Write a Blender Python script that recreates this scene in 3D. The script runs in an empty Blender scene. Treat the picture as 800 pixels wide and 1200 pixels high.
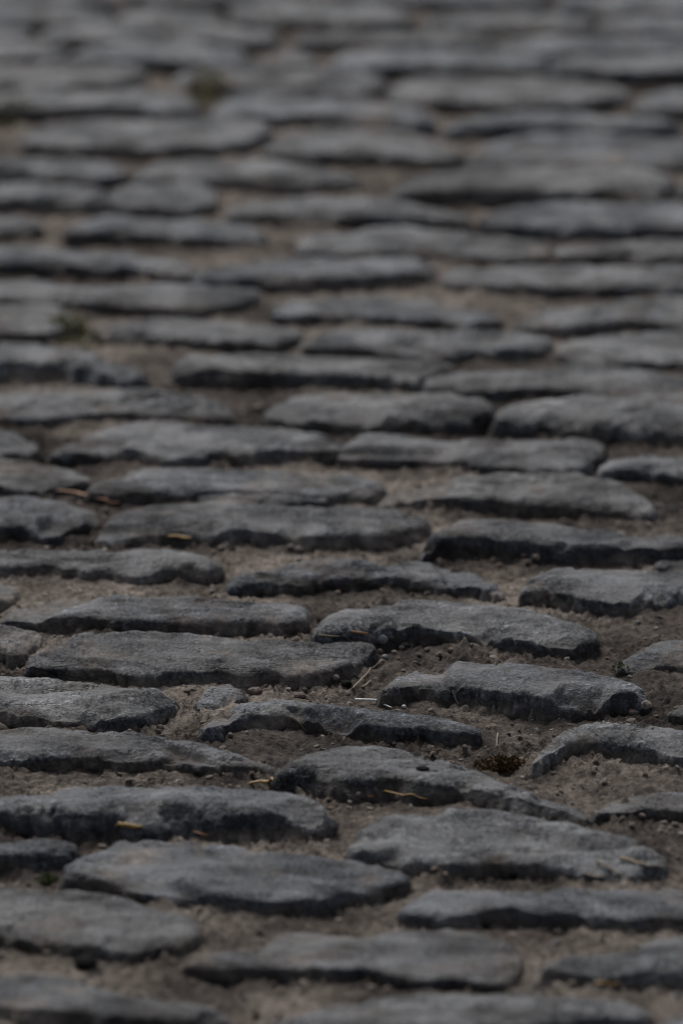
import bpy, math, random
import numpy as np
from mathutils import Vector

# ---------------------------------------------------------------- camera, sky, sun, exposure
scene = bpy.context.scene
col = scene.collection
PITCH = math.radians(17.0)          # camera looks down by this much
F = 8154.0                          # focal length in photograph pixels (800 x 1200)
H = 1.49                            # eye height above the soil
cam_data = bpy.data.cameras.new('camera')
cam = bpy.data.objects.new('camera', cam_data)
col.objects.link(cam)
cam.location = (0, 0, H)
cam.rotation_euler = (math.radians(90) - PITCH, 0, 0)
cam_data.sensor_fit = 'VERTICAL'
cam_data.sensor_height = 36.0
cam_data.sensor_width = 24.0
cam_data.lens = F / 1200.0 * 36.0
cam_data.clip_start = 0.1
cam_data.clip_end = 1000.0
cam_data.dof.use_dof = True
cam_data.dof.focus_distance = 4.66
cam_data.dof.aperture_fstop = 5.7
scene.camera = cam

SUN_EL, SUN_AZ = math.radians(47), math.radians(-16)   # azimuth from +Y towards +X
world = bpy.data.worlds.new('World')
scene.world = world
world.use_nodes = True
wn, wl = world.node_tree.nodes, world.node_tree.links
sky = wn.new('ShaderNodeTexSky')
sky.sky_type = 'NISHITA'
sky.sun_disc = False
sky.sun_elevation = SUN_EL
sky.sun_rotation = SUN_AZ
sky.air_density = 0.7
sky.dust_density = 2.0
sky.ozone_density = 1.0
grey = wn.new('ShaderNodeHueSaturation')      # a thin even overcast takes most of the blue out
grey.inputs['Saturation'].default_value = 0.45
wl.new(sky.outputs[0], grey.inputs['Color'])
wl.new(grey.outputs[0], wn['Background'].inputs['Color'])
wn['Background'].inputs['Strength'].default_value = 0.055
sd = bpy.data.lights.new('sun', 'SUN')
sd.energy = 1.5
sd.angle = math.radians(32)
sd.color = (1.0, 0.98, 0.95)
sun = bpy.data.objects.new('sun', sd)
col.objects.link(sun)
sdir = Vector((math.sin(SUN_AZ) * math.cos(SUN_EL), math.cos(SUN_AZ) * math.cos(SUN_EL), math.sin(SUN_EL)))
sun.rotation_euler = (-sdir).to_track_quat('-Z', 'Y').to_euler()
sun.location = (0, 12, 9)
scene.view_settings.view_transform = 'Standard'
scene.view_settings.look = 'None'
scene.view_settings.gamma = 1.0
scene.view_settings.use_curve_mapping = False
scene.cycles.filter_width = 1.1
scene.view_settings.exposure = 1.12

# ---------------------------------------------------------------- helpers
rng = np.random.default_rng(7)
random.seed(7)
PERM = rng.permutation(4096)
GRAD = rng.normal(size=(4096, 3))
GRAD /= np.linalg.norm(GRAD, axis=1)[:, None]


def noise(p):
    """gradient noise, p (n,3), about -0.7..0.7"""
    p = np.asarray(p, float)
    i = np.floor(p).astype(np.int64)
    f = p - i
    w = f * f * f * (f * (f * 6 - 15) + 10)
    out = 0
    for dx in (0, 1):
        hx = PERM[(i[:, 0] + dx) & 4095]
        wx = w[:, 0] if dx else 1 - w[:, 0]
        for dy in (0, 1):
            hy = PERM[(hx + i[:, 1] + dy) & 4095]
            wy = w[:, 1] if dy else 1 - w[:, 1]
            for dz in (0, 1):
                hz = PERM[(hy + i[:, 2] + dz) & 4095]
                wz = w[:, 2] if dz else 1 - w[:, 2]
                g = GRAD[hz]
                out = out + wx * wy * wz * (g[:, 0] * (f[:, 0] - dx) + g[:, 1] * (f[:, 1] - dy) + g[:, 2] * (f[:, 2] - dz))
    return out


def fbm(p, octaves=4, gain=0.5, ridged=False):
    p = np.asarray(p, float)
    a, s, tot = 1.0, 0.0, 0.0
    for o in range(octaves):
        n = noise(p + o * 17.3)
        if ridged:
            n = 0.5 - 2.0 * np.abs(n)
        s = s + a * n
        tot += a
        a *= gain
        p = p * 2.03
    return s / tot


def sstep(a, b, x):
    t = np.clip((x - a) / (b - a), 0, 1)
    return t * t * (3 - 2 * t)


FWD = np.array([0, math.cos(PITCH), -math.sin(PITCH)])
UPV = np.array([0, math.sin(PITCH), math.cos(PITCH)])


def ray(px, py):
    return FWD + np.array([1, 0, 0]) * ((px - 400) / F) + UPV * ((600 - py) / F)


def ground_at(px, py, z=0.0):
    """the place on the road, at height z, seen at a point of the photograph"""
    d = ray(px, py)
    t = (z - H) / d[2]
    return np.array([0, 0, H]) + d * t


def pixel_of(x, y, z):
    v = np.array([x, y, z - H])
    dep = v @ FWD
    if dep <= 0.05:
        return (1e9, 1e9)
    return 400 + F * x / dep, 600 - F * (v @ UPV) / dep


def make_mesh(name, verts, faces, mat, smooth=True):
    """faces: (n,4) array, a repeated last index marks a triangle"""
    me = bpy.data.meshes.new(name)
    verts = np.asarray(verts, np.float32)
    faces = np.asarray(faces, np.int32)
    tri = faces[:, 2] == faces[:, 3]
    sizes = np.where(tri, 3, 4).astype(np.int32)
    mask = np.ones(faces.shape, bool)
    mask[tri, 3] = False
    loops = faces[mask]
    starts = np.concatenate([[0], np.cumsum(sizes)[:-1]]).astype(np.int32)
    me.vertices.add(len(verts))
    me.vertices.foreach_set('co', verts.ravel())
    me.loops.add(len(loops))
    me.loops.foreach_set('vertex_index', loops)
    me.polygons.add(len(faces))
    me.polygons.foreach_set('loop_start', starts)
    me.polygons.foreach_set('loop_total', sizes)
    me.polygons.foreach_set('use_smooth', np.full(len(faces), smooth))
    me.update(calc_edges=True)
    me.validate()
    me.materials.append(mat)
    return me


def link(name, me, parent=None, loc=None):
    o = bpy.data.objects.new(name, me)
    col.objects.link(o)
    if parent is not None:
        o.parent = parent
    if loc is not None:
        o.location = loc
    return o


def tag(o, label, cat=None, group=None, kind=None):
    o['label'] = label
    if cat:
        o['category'] = cat
    if group:
        o['group'] = group
    if kind:
        o['kind'] = kind
    return o


# ---------------------------------------------------------------- materials
def new_mat(name):
    m = bpy.data.materials.new(name)
    m.use_nodes = True
    nt = m.node_tree
    return m, nt, nt.nodes['Principled BSDF']


def N(nt, kind, **kw):
    n = nt.nodes.new(kind)
    for k, v in kw.items():
        setattr(n, k, v)
    return n


def tex_noise(nt, vec, scale, detail=4, rough=0.55, stretch=None):
    if stretch:
        mp = N(nt, 'ShaderNodeMapping')
        mp.inputs['Scale'].default_value = stretch
        nt.links.new(vec, mp.inputs['Vector'])
        vec = mp.outputs[0]
    n = N(nt, 'ShaderNodeTexNoise')
    n.inputs['Scale'].default_value = scale
    n.inputs['Detail'].default_value = detail
    n.inputs['Roughness'].default_value = rough
    nt.links.new(vec, n.inputs['Vector'])
    return n.outputs['Fac']


def ramp(nt, fac, stops):
    r = N(nt, 'ShaderNodeValToRGB')
    e = r.color_ramp.elements
    while len(e) < len(stops):
        e.new(0.5)
    for i, (p, c) in enumerate(stops):
        e[i].position = p
        e[i].color = (c[0], c[1], c[2], 1) if isinstance(c, (tuple, list)) else (c, c, c, 1)
    nt.links.new(fac, r.inputs[0])
    return r.outputs[0]


def mix(nt, fac, a, b, mode='MIX'):
    m = N(nt, 'ShaderNodeMix', data_type='RGBA', blend_type=mode)
    for sock, v in ((m.inputs['Factor'], fac), (m.inputs['A'], a), (m.inputs['B'], b)):
        if hasattr(v, 'is_output'):
            nt.links.new(v, sock)
        else:
            sock.default_value = v if isinstance(v, float) else (*v, 1)
    return m.outputs['Result']


def math_node(nt, op, a, b=None, clamp=False):
    m = N(nt, 'ShaderNodeMath', operation=op, use_clamp=clamp)
    for i, v in enumerate((a, b)):
        if v is None:
            continue
        if hasattr(v, 'is_output'):
            nt.links.new(v, m.inputs[i])
        else:
            m.inputs[i].default_value = v
    return m.outputs[0]


def bump(nt, height, strength, dist, normal=None):
    b = N(nt, 'ShaderNodeBump')
    b.inputs['Strength'].default_value = strength
    b.inputs['Distance'].default_value = dist
    nt.links.new(height, b.inputs['Height'])
    if normal is not None:
        nt.links.new(normal, b.inputs['Normal'])
    return b.outputs[0]


SOIL_DRY = (0.240, 0.203, 0.170)
SOIL_MID = (0.112, 0.091, 0.075)
SOIL_DAMP = (0.044, 0.034, 0.028)


def soil_colour(nt, pos):
    big = tex_noise(nt, pos, 7.0, 5, 0.6)
    c = ramp(nt, big, [(0.39, SOIL_DAMP), (0.48, SOIL_MID), (0.59, SOIL_DRY)])
    fine = tex_noise(nt, pos, 160.0, 5, 0.7)
    c = mix(nt, 1.0, c, ramp(nt, fine, [(0.34, 0.45), (0.50, 0.95), (0.66, 1.6)]), 'MULTIPLY')
    return c


def stone_material():
    m, nt, b = new_mat('cobble_stone')
    geo = N(nt, 'ShaderNodeNewGeometry')
    pos = geo.outputs['Position']
    info = N(nt, 'ShaderNodeObjectInfo')
    # mineral colour: blue-grey stone with lighter and darker streaks, each cobble a little different
    streak = tex_noise(nt, pos, 24.0, 7, 0.66, (1.0, 2.6, 3.0))
    base = ramp(nt, streak, [(0.32, (0.013, 0.0137, 0.0147)), (0.45, (0.036, 0.0380, 0.0415)), (0.57, (0.068, 0.0715, 0.0775)), (0.70, (0.150, 0.155, 0.163))])
    grain = tex_noise(nt, pos, 430.0, 4, 0.75)
    worn = ramp(nt, tex_noise(nt, pos, 19.0, 4, 0.6), [(0.40, 0.0), (0.62, 1.0)])
    speck = mix(nt, worn, ramp(nt, grain, [(0.36, 0.30), (0.5, 0.9), (0.60, 1.9), (0.68, 3.6)]), ramp(nt, grain, [(0.36, 0.6), (0.5, 1.0), (0.64, 1.9)]))
    base = mix(nt, 1.0, base, speck, 'MULTIPLY')
    rnd = ramp(nt, math_node(nt, 'FRACT', math_node(nt, 'ADD', info.outputs['Random'], geo.outputs['Random Per Island'])), [(0.0, (0.62, 0.63, 0.66)), (0.25, (1.12, 1.06, 0.99)), (0.5, (0.85, 0.88, 0.94)), (0.75, (1.0, 1.03, 1.08)), (1.0, (1.45, 1.40, 1.32))])
    base = mix(nt, 1.0, base, rnd, 'MULTIPLY')
    edge = ramp(nt, geo.outputs['Pointiness'], [(0.505, 0.0), (0.57, 1.0)])       # rubbed arrises, with the brightness of lit crests also put into the colour
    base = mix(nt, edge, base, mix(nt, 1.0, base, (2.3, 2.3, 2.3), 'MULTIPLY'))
    # soil smeared on the stone: patches on top, more on the lower flanks
    sep = N(nt, 'ShaderNodeSeparateXYZ')
    nt.links.new(pos, sep.inputs[0])
    patch = tex_noise(nt, pos, 16.0, 6, 0.68)
    low = N(nt, 'ShaderNodeMapRange')
    low.inputs['From Min'].default_value = 0.011
    low.inputs['From Max'].default_value = -0.002
    low.inputs['To Min'].default_value = 0.0
    low.inputs['To Max'].default_value = 0.30
    nt.links.new(sep.outputs['Z'], low.inputs['Value'])
    d = math_node(nt, 'ADD', patch, low.outputs[0])
    dirt = ramp(nt, d, [(0.585, 0.0), (0.76, 0.8)])
    base = mix(nt, dirt, base, soil_colour(nt, pos))
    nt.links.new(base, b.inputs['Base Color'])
    rough = mix(nt, worn, ramp(nt, grain, [(0.3, 0.80), (0.7, 0.50)]), (0.40, 0.40, 0.40))
    nt.links.new(mix(nt, dirt, rough, (0.9, 0.9, 0.9)), b.inputs['Roughness'])
    nt.links.new(mix(nt, worn, (0.18, 0.18, 0.18), (0.40, 0.40, 0.40)), b.inputs['Specular IOR Level'])
    crumble = tex_noise(nt, pos, 260.0, 6, 0.68, (0.8, 1.0, 1.6))
    n1 = bump(nt, mix(nt, worn, crumble, mix(nt, 0.45, crumble, (0.5, 0.5, 0.5))), 1.0, 0.0048)
    n2 = bump(nt, grain, 1.0, 0.0022, n1)
    ck = tex_noise(nt, pos, 13.0, 5, 0.6, (0.8, 3.2, 3.2))
    ck = math_node(nt, 'ABSOLUTE', math_node(nt, 'SUBTRACT', ck, 0.5))
    ckh = ramp(nt, ck, [(0.0, 0.0), (0.016, 1.0)])
    gate = ramp(nt, tex_noise(nt, pos, 9.0, 3, 0.5), [(0.50, 1.0), (0.58, 0.0)])
    n3 = bump(nt, mix(nt, gate, ckh, (1.0, 1.0, 1.0)), 1.0, 0.0030, n2)
    nt.links.new(n3, b.inputs['Normal'])
    return m


def soil_material():
    m, nt, b = new_mat('joint_soil')
    geo = N(nt, 'ShaderNodeNewGeometry')
    pos = geo.outputs['Position']
    c = soil_colour(nt, pos)
    vor = N(nt, 'ShaderNodeTexVoronoi', feature='DISTANCE_TO_EDGE')
    vor.inputs['Scale'].default_value = 42.0
    warp = N(nt, 'ShaderNodeTexNoise')
    warp.inputs['Scale'].default_value = 40.0
    warp.inputs['Detail'].default_value = 4
    nt.links.new(pos, warp.inputs['Vector'])
    wv = N(nt, 'ShaderNodeVectorMath', operation='MULTIPLY_ADD')
    nt.links.new(warp.outputs['Color'], wv.inputs[0])
    wv.inputs[1].default_value = (0.03, 0.03, 0.03)
    nt.links.new(pos, wv.inputs[2])
    nt.links.new(wv.outputs[0], vor.inputs['Vector'])
    crack = ramp(nt, vor.outputs['Distance'], [(0.0, 0.0), (0.045, 1.0)])
    where = ramp(nt, tex_noise(nt, pos, 12.0, 3), [(0.46, 1.0), (0.58, 0.0)])
    crackh = mix(nt, where, crack, (1.0, 1.0, 1.0))
    grit = tex_noise(nt, pos, 330.0, 6, 0.68)
    nt.links.new(c, b.inputs['Base Color'])
    b.inputs['Roughness'].default_value = 0.95
    b.inputs['Specular IOR Level'].default_value = 0.2
    n1 = bump(nt, crackh, 1.0, 0.0035)
    n2 = bump(nt, grit, 1.0, 0.0060, n1)
    nt.links.new(n2, b.inputs['Normal'])
    return m


def plain_material(name, c1, c2, scale=300.0, rough=0.8, b_dist=0.0005, spec=0.3):
    m, nt, b = new_mat(name)
    geo = N(nt, 'ShaderNodeNewGeometry')
    f = tex_noise(nt, geo.outputs['Position'], scale, 4, 0.65)
    nt.links.new(ramp(nt, f, [(0.32, c1), (0.68, c2)]), b.inputs['Base Color'])
    b.inputs['Roughness'].default_value = rough
    b.inputs['Specular IOR Level'].default_value = spec
    nt.links.new(bump(nt, f, 0.8, b_dist), b.inputs['Normal'])
    return m


def grain_material():
    m, nt, b = new_mat('grit')
    geo = N(nt, 'ShaderNodeNewGeometry')
    r = geo.outputs['Random Per Island']
    c = ramp(nt, r, [(0.0, (0.11, 0.086, 0.068)), (0.5, SOIL_MID), (0.88, SOIL_DRY), (0.94, (0.12, 0.122, 0.128)), (1.0, (0.22, 0.19, 0.16))])
    f = tex_noise(nt, geo.outputs['Position'], 500.0, 3, 0.6)
    nt.links.new(mix(nt, 1.0, c, ramp(nt, f, [(0.3, 0.7), (0.7, 1.2)]), 'MULTIPLY'), b.inputs['Base Color'])
    b.inputs['Roughness'].default_value = 0.9
    b.inputs['Specular IOR Level'].default_value = 0.2
    return m


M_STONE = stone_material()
M_SOIL = soil_material()
M_GRIT = grain_material()

# ---------------------------------------------------------------- the cobbles, course by course from the near edge
# one line per cobble: back edge / front edge of its worn top (photograph points, left to right) / height of its front face
COBBLES = '''
-30 1130 0 1133 40 1135 90 1140 120 1155 170 1165 220 1170 265 1183/-30 1168 50 1178 120 1184 200 1190 268 1191/18
305 1200 350 1180 400 1171 450 1163 525 1158 600 1160 700 1166 745 1173 762 1185/305 1210 400 1206 500 1203 600 1198 660 1192 720 1187 758 1189/20
768 1200 785 1188 810 1180 900 1176/768 1212 820 1216 900 1217/18
-50 1038 0 1037 50 1039 110 1042 150 1048 190 1059 215 1067 230 1075 235 1083/-50 1084 0 1088 40 1097 80 1101 120 1105 160 1109 190 1106 215 1099 233 1089/14
218 1127 245 1115 310 1110 320 1096 350 1091 400 1096 450 1092 500 1086 540 1086 570 1092 600 1105 608 1114/216 1130 250 1133 300 1131 350 1130 400 1133 430 1131 465 1140 505 1148 530 1143 565 1150 595 1148 607 1128/9
637 1122 660 1116 700 1115 740 1109 760 1098 800 1094 880 1092/636 1130 670 1131 700 1137 730 1135 760 1131 800 1127 880 1127/22
-60 982 0 980 30 979 65 978 85 980 89 986/-60 1000 0 998 25 998 50 997 75 995 88 990/20
74 1018 88 1003 115 995 140 980 165 977 210 981 260 985 300 990 350 995 400 1002 430 1005 455 1012 478 1021/76 1022 100 1024 130 1030 165 1036 200 1039 240 1045 285 1052 340 1054 375 1049 400 1042 430 1040 450 1034 476 1026/16
468 1064 485 1050 508 1040 550 1037 600 1039 650 1037 700 1037 750 1037 800 1037 870 1038/470 1066 500 1068 525 1070 550 1066 580 1060 610 1061 640 1067 670 1064 700 1068 740 1073 770 1070 800 1072 870 1072/16
-40 936 0 929 30 922 75 916 130 915 200 917 260 921 310 924 340 926 365 932 378 941/-40 943 0 943 50 945 100 947 140 950 175 952 210 949 250 950 280 949 310 948 335 947 355 950 377 947/30
410 983 430 965 450 953 475 948 515 947 565 948 600 951 640 956 670 962 700 970 730 975 760 983 782 998/411 992 440 995 470 1002 500 1004 530 1006 560 1007 580 1003 610 1005 640 1008 670 1013 700 1018 740 1018 780 1005/20
-40 853 0 852 30 851 65 851 110 855 160 857 200 862 235 867 270 875 300 885 324 894/-40 880 0 880 40 881 80 881 115 880 140 882 165 880 200 882 230 887 270 888 300 890 323 897/15
323 904 340 890 365 880 400 872 440 873 480 878 525 885 550 897 575 907 600 918 640 925 670 935 685 944/324 908 350 902 380 905 400 909 430 911 465 909 500 915 535 917 560 920 590 927 620 933 665 943 684 948/20
698 947 710 937 740 927 770 924 800 924 870 926/699 952 720 947 745 945 775 945 800 946 870 947/11
-40 791 0 791 50 791 100 795 150 800 185 806 206 813/-40 832 0 832 30 835 70 835 110 838 145 839 165 836 185 828 206 818/14
236 843 265 825 300 819 340 818 400 824 450 827 500 832 530 839 555 845 562 848/240 849 270 837 300 834 340 834 380 837 400 843 430 844 465 847 500 849 530 851 560 852/18
232 820 240 808 265 801 283 808/234 828 250 826 270 818 282 812/5
625 886 637 865 655 850 680 842 710 840 750 844 780 849 800 852 870 860/626 889 650 872 670 864 700 862 725 864 750 869 780 872 800 874 870 878/20
-60 730 0 729 20 730 40 736 47 742/-60 760 0 760 15 763 30 760 46 747/12
32 774 45 757 65 747 100 740 140 737 200 740 260 744 320 747 370 750 400 750 425 748 438 752/33 778 60 780 90 781 125 781 150 786 180 787 200 781 230 781 260 781 290 785 320 783 350 788 380 781 410 770 437 757/15
448 800 455 787 475 775 520 770 550 770 590 772 640 779 680 784 720 792 745 800 755 808/449 803 475 795 500 795 535 798 565 802 600 807 630 812 665 815 695 817 710 811 740 808 754 812/22
722 776 745 760 765 752 800 747 870 748/724 780 750 778 770 775 800 775 870 778/6
782 832 795 822 830 816 900 815/784 836 810 838 850 840 900 840/5
-60 684 0 683 15 686 19 691/-60 700 0 701 10 702 18 696/8
3 721 15 707 45 697 75 694 115 694 165 697 215 696 260 698 300 701 340 704 358 710/4 725 30 722 50 720 80 718 115 720 150 725 175 724 210 728 240 728 270 725 300 725 330 727 358 722/13
367 741 378 722 400 712 430 703 475 698 530 700 580 704 620 708 650 715 680 725 700 735/369 744 400 735 430 733 465 730 485 726 515 730 550 733 590 738 620 743 650 746 675 748 698 741/20
611 687 622 672 650 664 700 663 750 665 800 667 870 668/612 691 640 686 670 692 700 698 725 700 750 700 780 697 800 695 870 695/19
-40 641 0 640 30 640 65 642 105 642 150 639 190 640 225 645 256 654/-40 658 0 658 30 657 60 655 80 660 105 667 130 665 160 670 190 662 215 660 245 664 257 660/15
267 681 275 668 300 660 350 654 400 652 440 652 480 654 515 658 550 664 570 672 588 687/268 685 300 677 330 677 355 680 380 672 400 671 430 670 465 671 500 675 530 678 560 682 587 690/14
493 639 505 625 525 612 570 609 610 611 660 614 710 619 750 622 800 626 870 628/494 643 512 630 535 627 565 627 600 631 635 635 670 638 700 636 730 634 760 635 800 637 870 640/21
-50 582 0 581 20 579 55 581 85 585 108 592 116 599/-50 612 0 613 25 613 50 620 70 617 85 608 113 602/15
117 619 127 605 150 595 175 588 215 586 260 589 300 586 350 586 400 589 430 590 465 592 490 597 499 602/119 623 145 619 170 615 200 613 230 616 260 616 290 615 320 616 350 620 380 622 400 620 420 618 440 622 465 615 485 612 499 606/17
445 584 460 570 485 562 525 562 565 561 600 557 640 555 680 557 725 565 755 578 767 591/447 587 470 581 500 579 530 579 560 582 595 584 620 586 650 587 680 589 710 590 740 595 766 597/13
-40 532 0 532 25 533 50 539 80 547 103 558/-40 567 0 567 30 569 60 571 85 569 103 563/7
107 570 125 562 150 552 185 548 250 548 310 549 370 549 410 549 430 552 445 558 450 564/108 573 140 574 180 573 220 573 250 572 280 569 310 570 340 574 370 575 400 574 425 573 449 568/13
704 547 712 535 740 531 770 532 800 535 870 536/705 551 730 544 750 545 770 549 800 551 870 552/10
235 578 280 574 340 574 382 579/237 584 300 585 350 586 381 583/3
768 655 785 651 830 650 880 650/770 661 800 662 880 662/4
-60 495 0 495 20 502 38 512 43 519/-60 529 0 529 20 531 42 526/7
60 524 80 512 110 499 135 492 170 487 210 490 240 495 280 500 320 497 360 502 385 508 402 516/62 528 85 526 110 522 140 520 165 525 190 535 215 534 240 533 260 524 290 527 320 522 350 522 380 525 401 521/10
400 523 415 510 435 506 465 506 500 510 530 514 565 512 610 514 650 511 685 512 706 517/401 528 425 526 450 528 475 527 500 530 525 532 545 535 565 541 600 543 625 548 660 548 685 543 704 524/10
-50 464 0 460 25 452 50 448 90 448 130 452 170 455 210 457 240 464 260 472 270 479/-50 483 0 483 30 485 60 484 90 480 125 478 160 479 190 483 220 483 250 485 270 483/8
312 476 320 463 340 455 370 453 400 453 440 454 480 456 520 456 550 460 570 465 574 473/314 482 340 487 370 488 400 487 440 486 480 486 520 486 550 487 570 479/12
582 482 600 472 640 467 680 464 720 465 760 469 800 472 870 474/584 487 610 488 640 487 670 490 700 491 730 493 765 494 800 496 870 497/15
-50 394 0 395 40 397 80 402 110 410 140 421 160 429/-50 417 0 418 30 419 60 422 90 426 120 431 150 436 161 433/15
208 426 215 415 250 413 280 414 320 414 360 413 400 415 440 415 480 416 510 419 527 423/210 431 240 431 270 431 300 433 340 433 370 434 400 433 430 434 460 438 485 440 505 433 526 427/11
500 445 530 438 570 435 610 432 650 428 690 426 730 429 770 434 800 439 870 440/503 450 540 453 575 451 610 449 645 449 680 452 710 455 740 462 770 465 800 467 870 468/9
-50 357 0 357 30 354 60 356 80 362 92 371/-50 387 0 387 30 389 55 386 80 380 93 376/7
107 381 135 375 180 372 230 372 280 375 320 379 352 386/109 386 145 388 175 390 200 394 235 397 280 400 320 402 351 393/7
354 400 370 392 400 386 450 385 510 385 560 386 610 389 640 393/357 405 400 404 440 404 480 405 520 407 560 406 600 406 625 405 640 397/9
653 401 680 394 720 390 760 388 800 389 870 390/656 406 675 415 700 418 740 418 770 419 800 420 870 420/8
-50 328 0 328 40 327 90 330 140 332 190 331 240 331 280 332 300 336/-50 344 0 344 40 346 80 347 115 347 150 350 190 352 230 354 260 350 298 341/10
322 356 350 348 400 346 430 344 470 345 510 350 550 358 584 369/324 362 370 365 400 365 430 367 470 369 510 372 545 376 583 374/7
603 373 635 363 670 355 710 351 750 348 800 346 870 346/606 377 640 376 670 375 700 372 725 369 750 368 780 373 800 376 870 376/10
-40 287 0 287 30 286 70 289 110 290 150 294 190 300 222 307/-40 302 0 302 30 302 60 304 90 303 115 308 150 306 185 311 221 313/11
226 317 260 305 300 300 340 298 400 298 430 297 470 300 500 306 510 314/228 321 260 321 300 322 340 322 370 320 400 322 430 322 455 318 480 316 509 319/10
519 319 540 314 580 312 630 311 680 310 740 310 800 311 870 311/522 324 560 326 600 326 650 327 700 330 750 329 800 331 870 331/10
-80 254 0 252 25 250 43 255/-80 266 0 266 25 267 44 261/9
80 264 100 254 130 250 170 254 210 257 250 257 285 262 310 271/82 268 115 268 145 268 175 269 210 269 245 272 280 276 309 276/10
350 281 370 275 400 272 430 268 470 265 510 268 550 273 600 277 641 281/352 288 400 291 440 289 470 290 510 290 550 294 600 297 641 293/8
652 289 680 283 720 280 760 279 800 280 870 280/655 294 700 296 750 298 800 296 870 297/9
-60 212 0 211 50 210 90 216 122 221/-60 228 0 228 30 229 65 229 100 233 123 233/10
126 222 150 215 200 212 240 214 250 221/127 233 155 238 190 240 220 241 247 232/10
268 242 285 235 320 231 360 228 400 228 430 229 460 232 490 240 520 247 545 253/270 248 310 248 350 249 400 248 430 249 460 252 500 254 544 257/9
564 251 590 243 630 238 680 236 740 236 800 236 870 236/566 256 600 258 630 260 660 262 700 261 750 262 800 261 870 261/10
-60 183 0 182 40 181 80 182 120 186 146 191/-60 195 0 195 30 196 60 199 90 201 115 203 146 199/9
161 199 185 189 220 185 270 184 320 185 360 189 400 196 413 202/163 205 200 203 230 205 270 203 310 205 350 206 400 207 412 206/10
462 214 480 205 510 199 550 195 610 194 670 193 730 194 770 198 785 206/464 220 500 215 540 215 580 216 620 217 660 219 700 216 740 220 770 222 785 212/12
796 214 820 205 880 203/798 221 840 222 880 222/9
27 155 45 145 80 139 130 137 180 140 230 141 280 139 308 142 316 146/30 160 60 162 100 165 140 167 175 169 215 167 250 166 280 164 314 152/10
310 171 340 155 370 146 400 144 440 148 480 152 515 160 541 172/315 177 360 178 400 178 440 179 480 180 520 183 542 179/7
547 180 570 166 610 160 650 158 700 158 750 162 800 165 870 166/550 184 600 184 660 185 720 187 800 188 870 188/7
-50 107 0 107 40 102 80 102 120 102 160 102 200 105 220 112 228 119/-50 122 0 122 40 122 80 121 120 120 160 122 200 124 228 123/11
252 125 265 114 300 110 350 110 400 113 430 117 470 122 503 131/254 132 300 131 350 129 400 131 430 132 465 136 501 138/11
523 144 540 135 575 130 620 127 670 129 720 132 760 135 790 140/526 148 560 143 600 142 640 144 680 145 720 146 760 148 789 145/11
-50 73 0 72 40 71 80 71 120 72 155 75 168 79/-50 95 0 95 40 97 80 97 110 97 135 94 167 83/8
206 86 230 78 270 74 320 76 360 80 400 79 425 83 448 92/210 94 250 94 280 95 310 100 350 102 400 103 425 105 447 98/8
456 102 470 92 500 86 550 84 600 86 640 85 680 89 720 97 733 102/458 108 500 113 540 118 590 120 630 121 670 120 690 113 732 106/8
745 119 760 108 800 102 870 100/748 123 800 124 870 124/8
-80 50 0 49 40 48 75 54/-80 62 0 62 40 63 75 61/9
86 59 110 50 160 47 220 48 270 53 289 61/88 66 130 67 180 68 230 69 287 66/8
302 64 330 58 365 63/304 69 335 71 365 69/6
386 65 420 58 480 55 550 56 600 60 636 67/388 72 440 73 500 76 560 76 634 74/9
646 70 680 64 740 63 800 64 870 64/648 77 700 79 760 80 870 80/9
-60 28 0 26 32 32/-60 38 0 39 32 37/8
48 35 80 28 150 24 220 25 280 30 319 37/50 42 110 43 180 43 250 46 317 45/9
350 41 380 34 430 32 500 34 550 40 575 46/352 48 400 48 450 48 500 49 573 51/9
585 47 620 40 680 39 750 41 870 42/588 54 650 55 720 57 870 57/9
-60 -12 60 -14 130 -8/-60 0 60 1 130 -2/8
150 -14 260 -18 380 -12/152 -3 270 -2 378 -3/8
395 -14 480 -18 600 -12 640 -8/398 -3 500 -2 638 0/8
655 -8 720 -10 870 -9/658 6 740 8 870 8/8
-60 9 60 6 130 11/-60 20 60 21 130 19/8
142 13 170 7 220 8 252 14/144 21 190 23 250 21/8
270 9 320 2 400 0 450 5 481 13/273 18 340 20 400 22 479 19/9
500 19 540 12 600 12 660 16 691 23/502 27 560 28 620 30 689 29/8
703 23 740 17 800 17 870 17/706 31 800 33 870 33/8
'''


def resample(pts, u):
    pts = np.asarray(pts)
    # light corner rounding, then even spacing
    fine = [pts[0]]
    for a, b in zip(pts[:-1], pts[1:]):
        fine += [a + (b - a) * t for t in (0.25, 0.5, 0.75, 1.0)]
    fine = np.array(fine)
    for _ in range(1):
        fine[1:-1] = 0.25 * fine[:-2] + 0.5 * fine[1:-1] + 0.25 * fine[2:]
    s = np.concatenate([[0], np.cumsum(np.linalg.norm(np.diff(fine, axis=0), axis=1))])
    s /= s[-1]
    return np.stack([np.interp(u, s, fine[:, 0]), np.interp(u, s, fine[:, 1])], 1)


def seg_dist(p, loop):
    """distance of points to a closed polyline"""
    a = loop
    b = np.roll(loop, -1, axis=0)
    ab = b - a
    L = (ab ** 2).sum(1) + 1e-12
    out = np.full(len(p), 1e9)
    for k in range(0, len(p), 2000):
        q = p[k:k + 2000, None, :] - a[None]
        t = np.clip((q * ab[None]).sum(2) / L, 0, 1)
        out[k:k + 2000] = np.sqrt(((q - ab[None] * t[..., None]) ** 2).sum(2).min(1))
    return out


STONES = []      # (loop in plan, height)
BACKS = []       # (back edge in plan, height)


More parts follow.
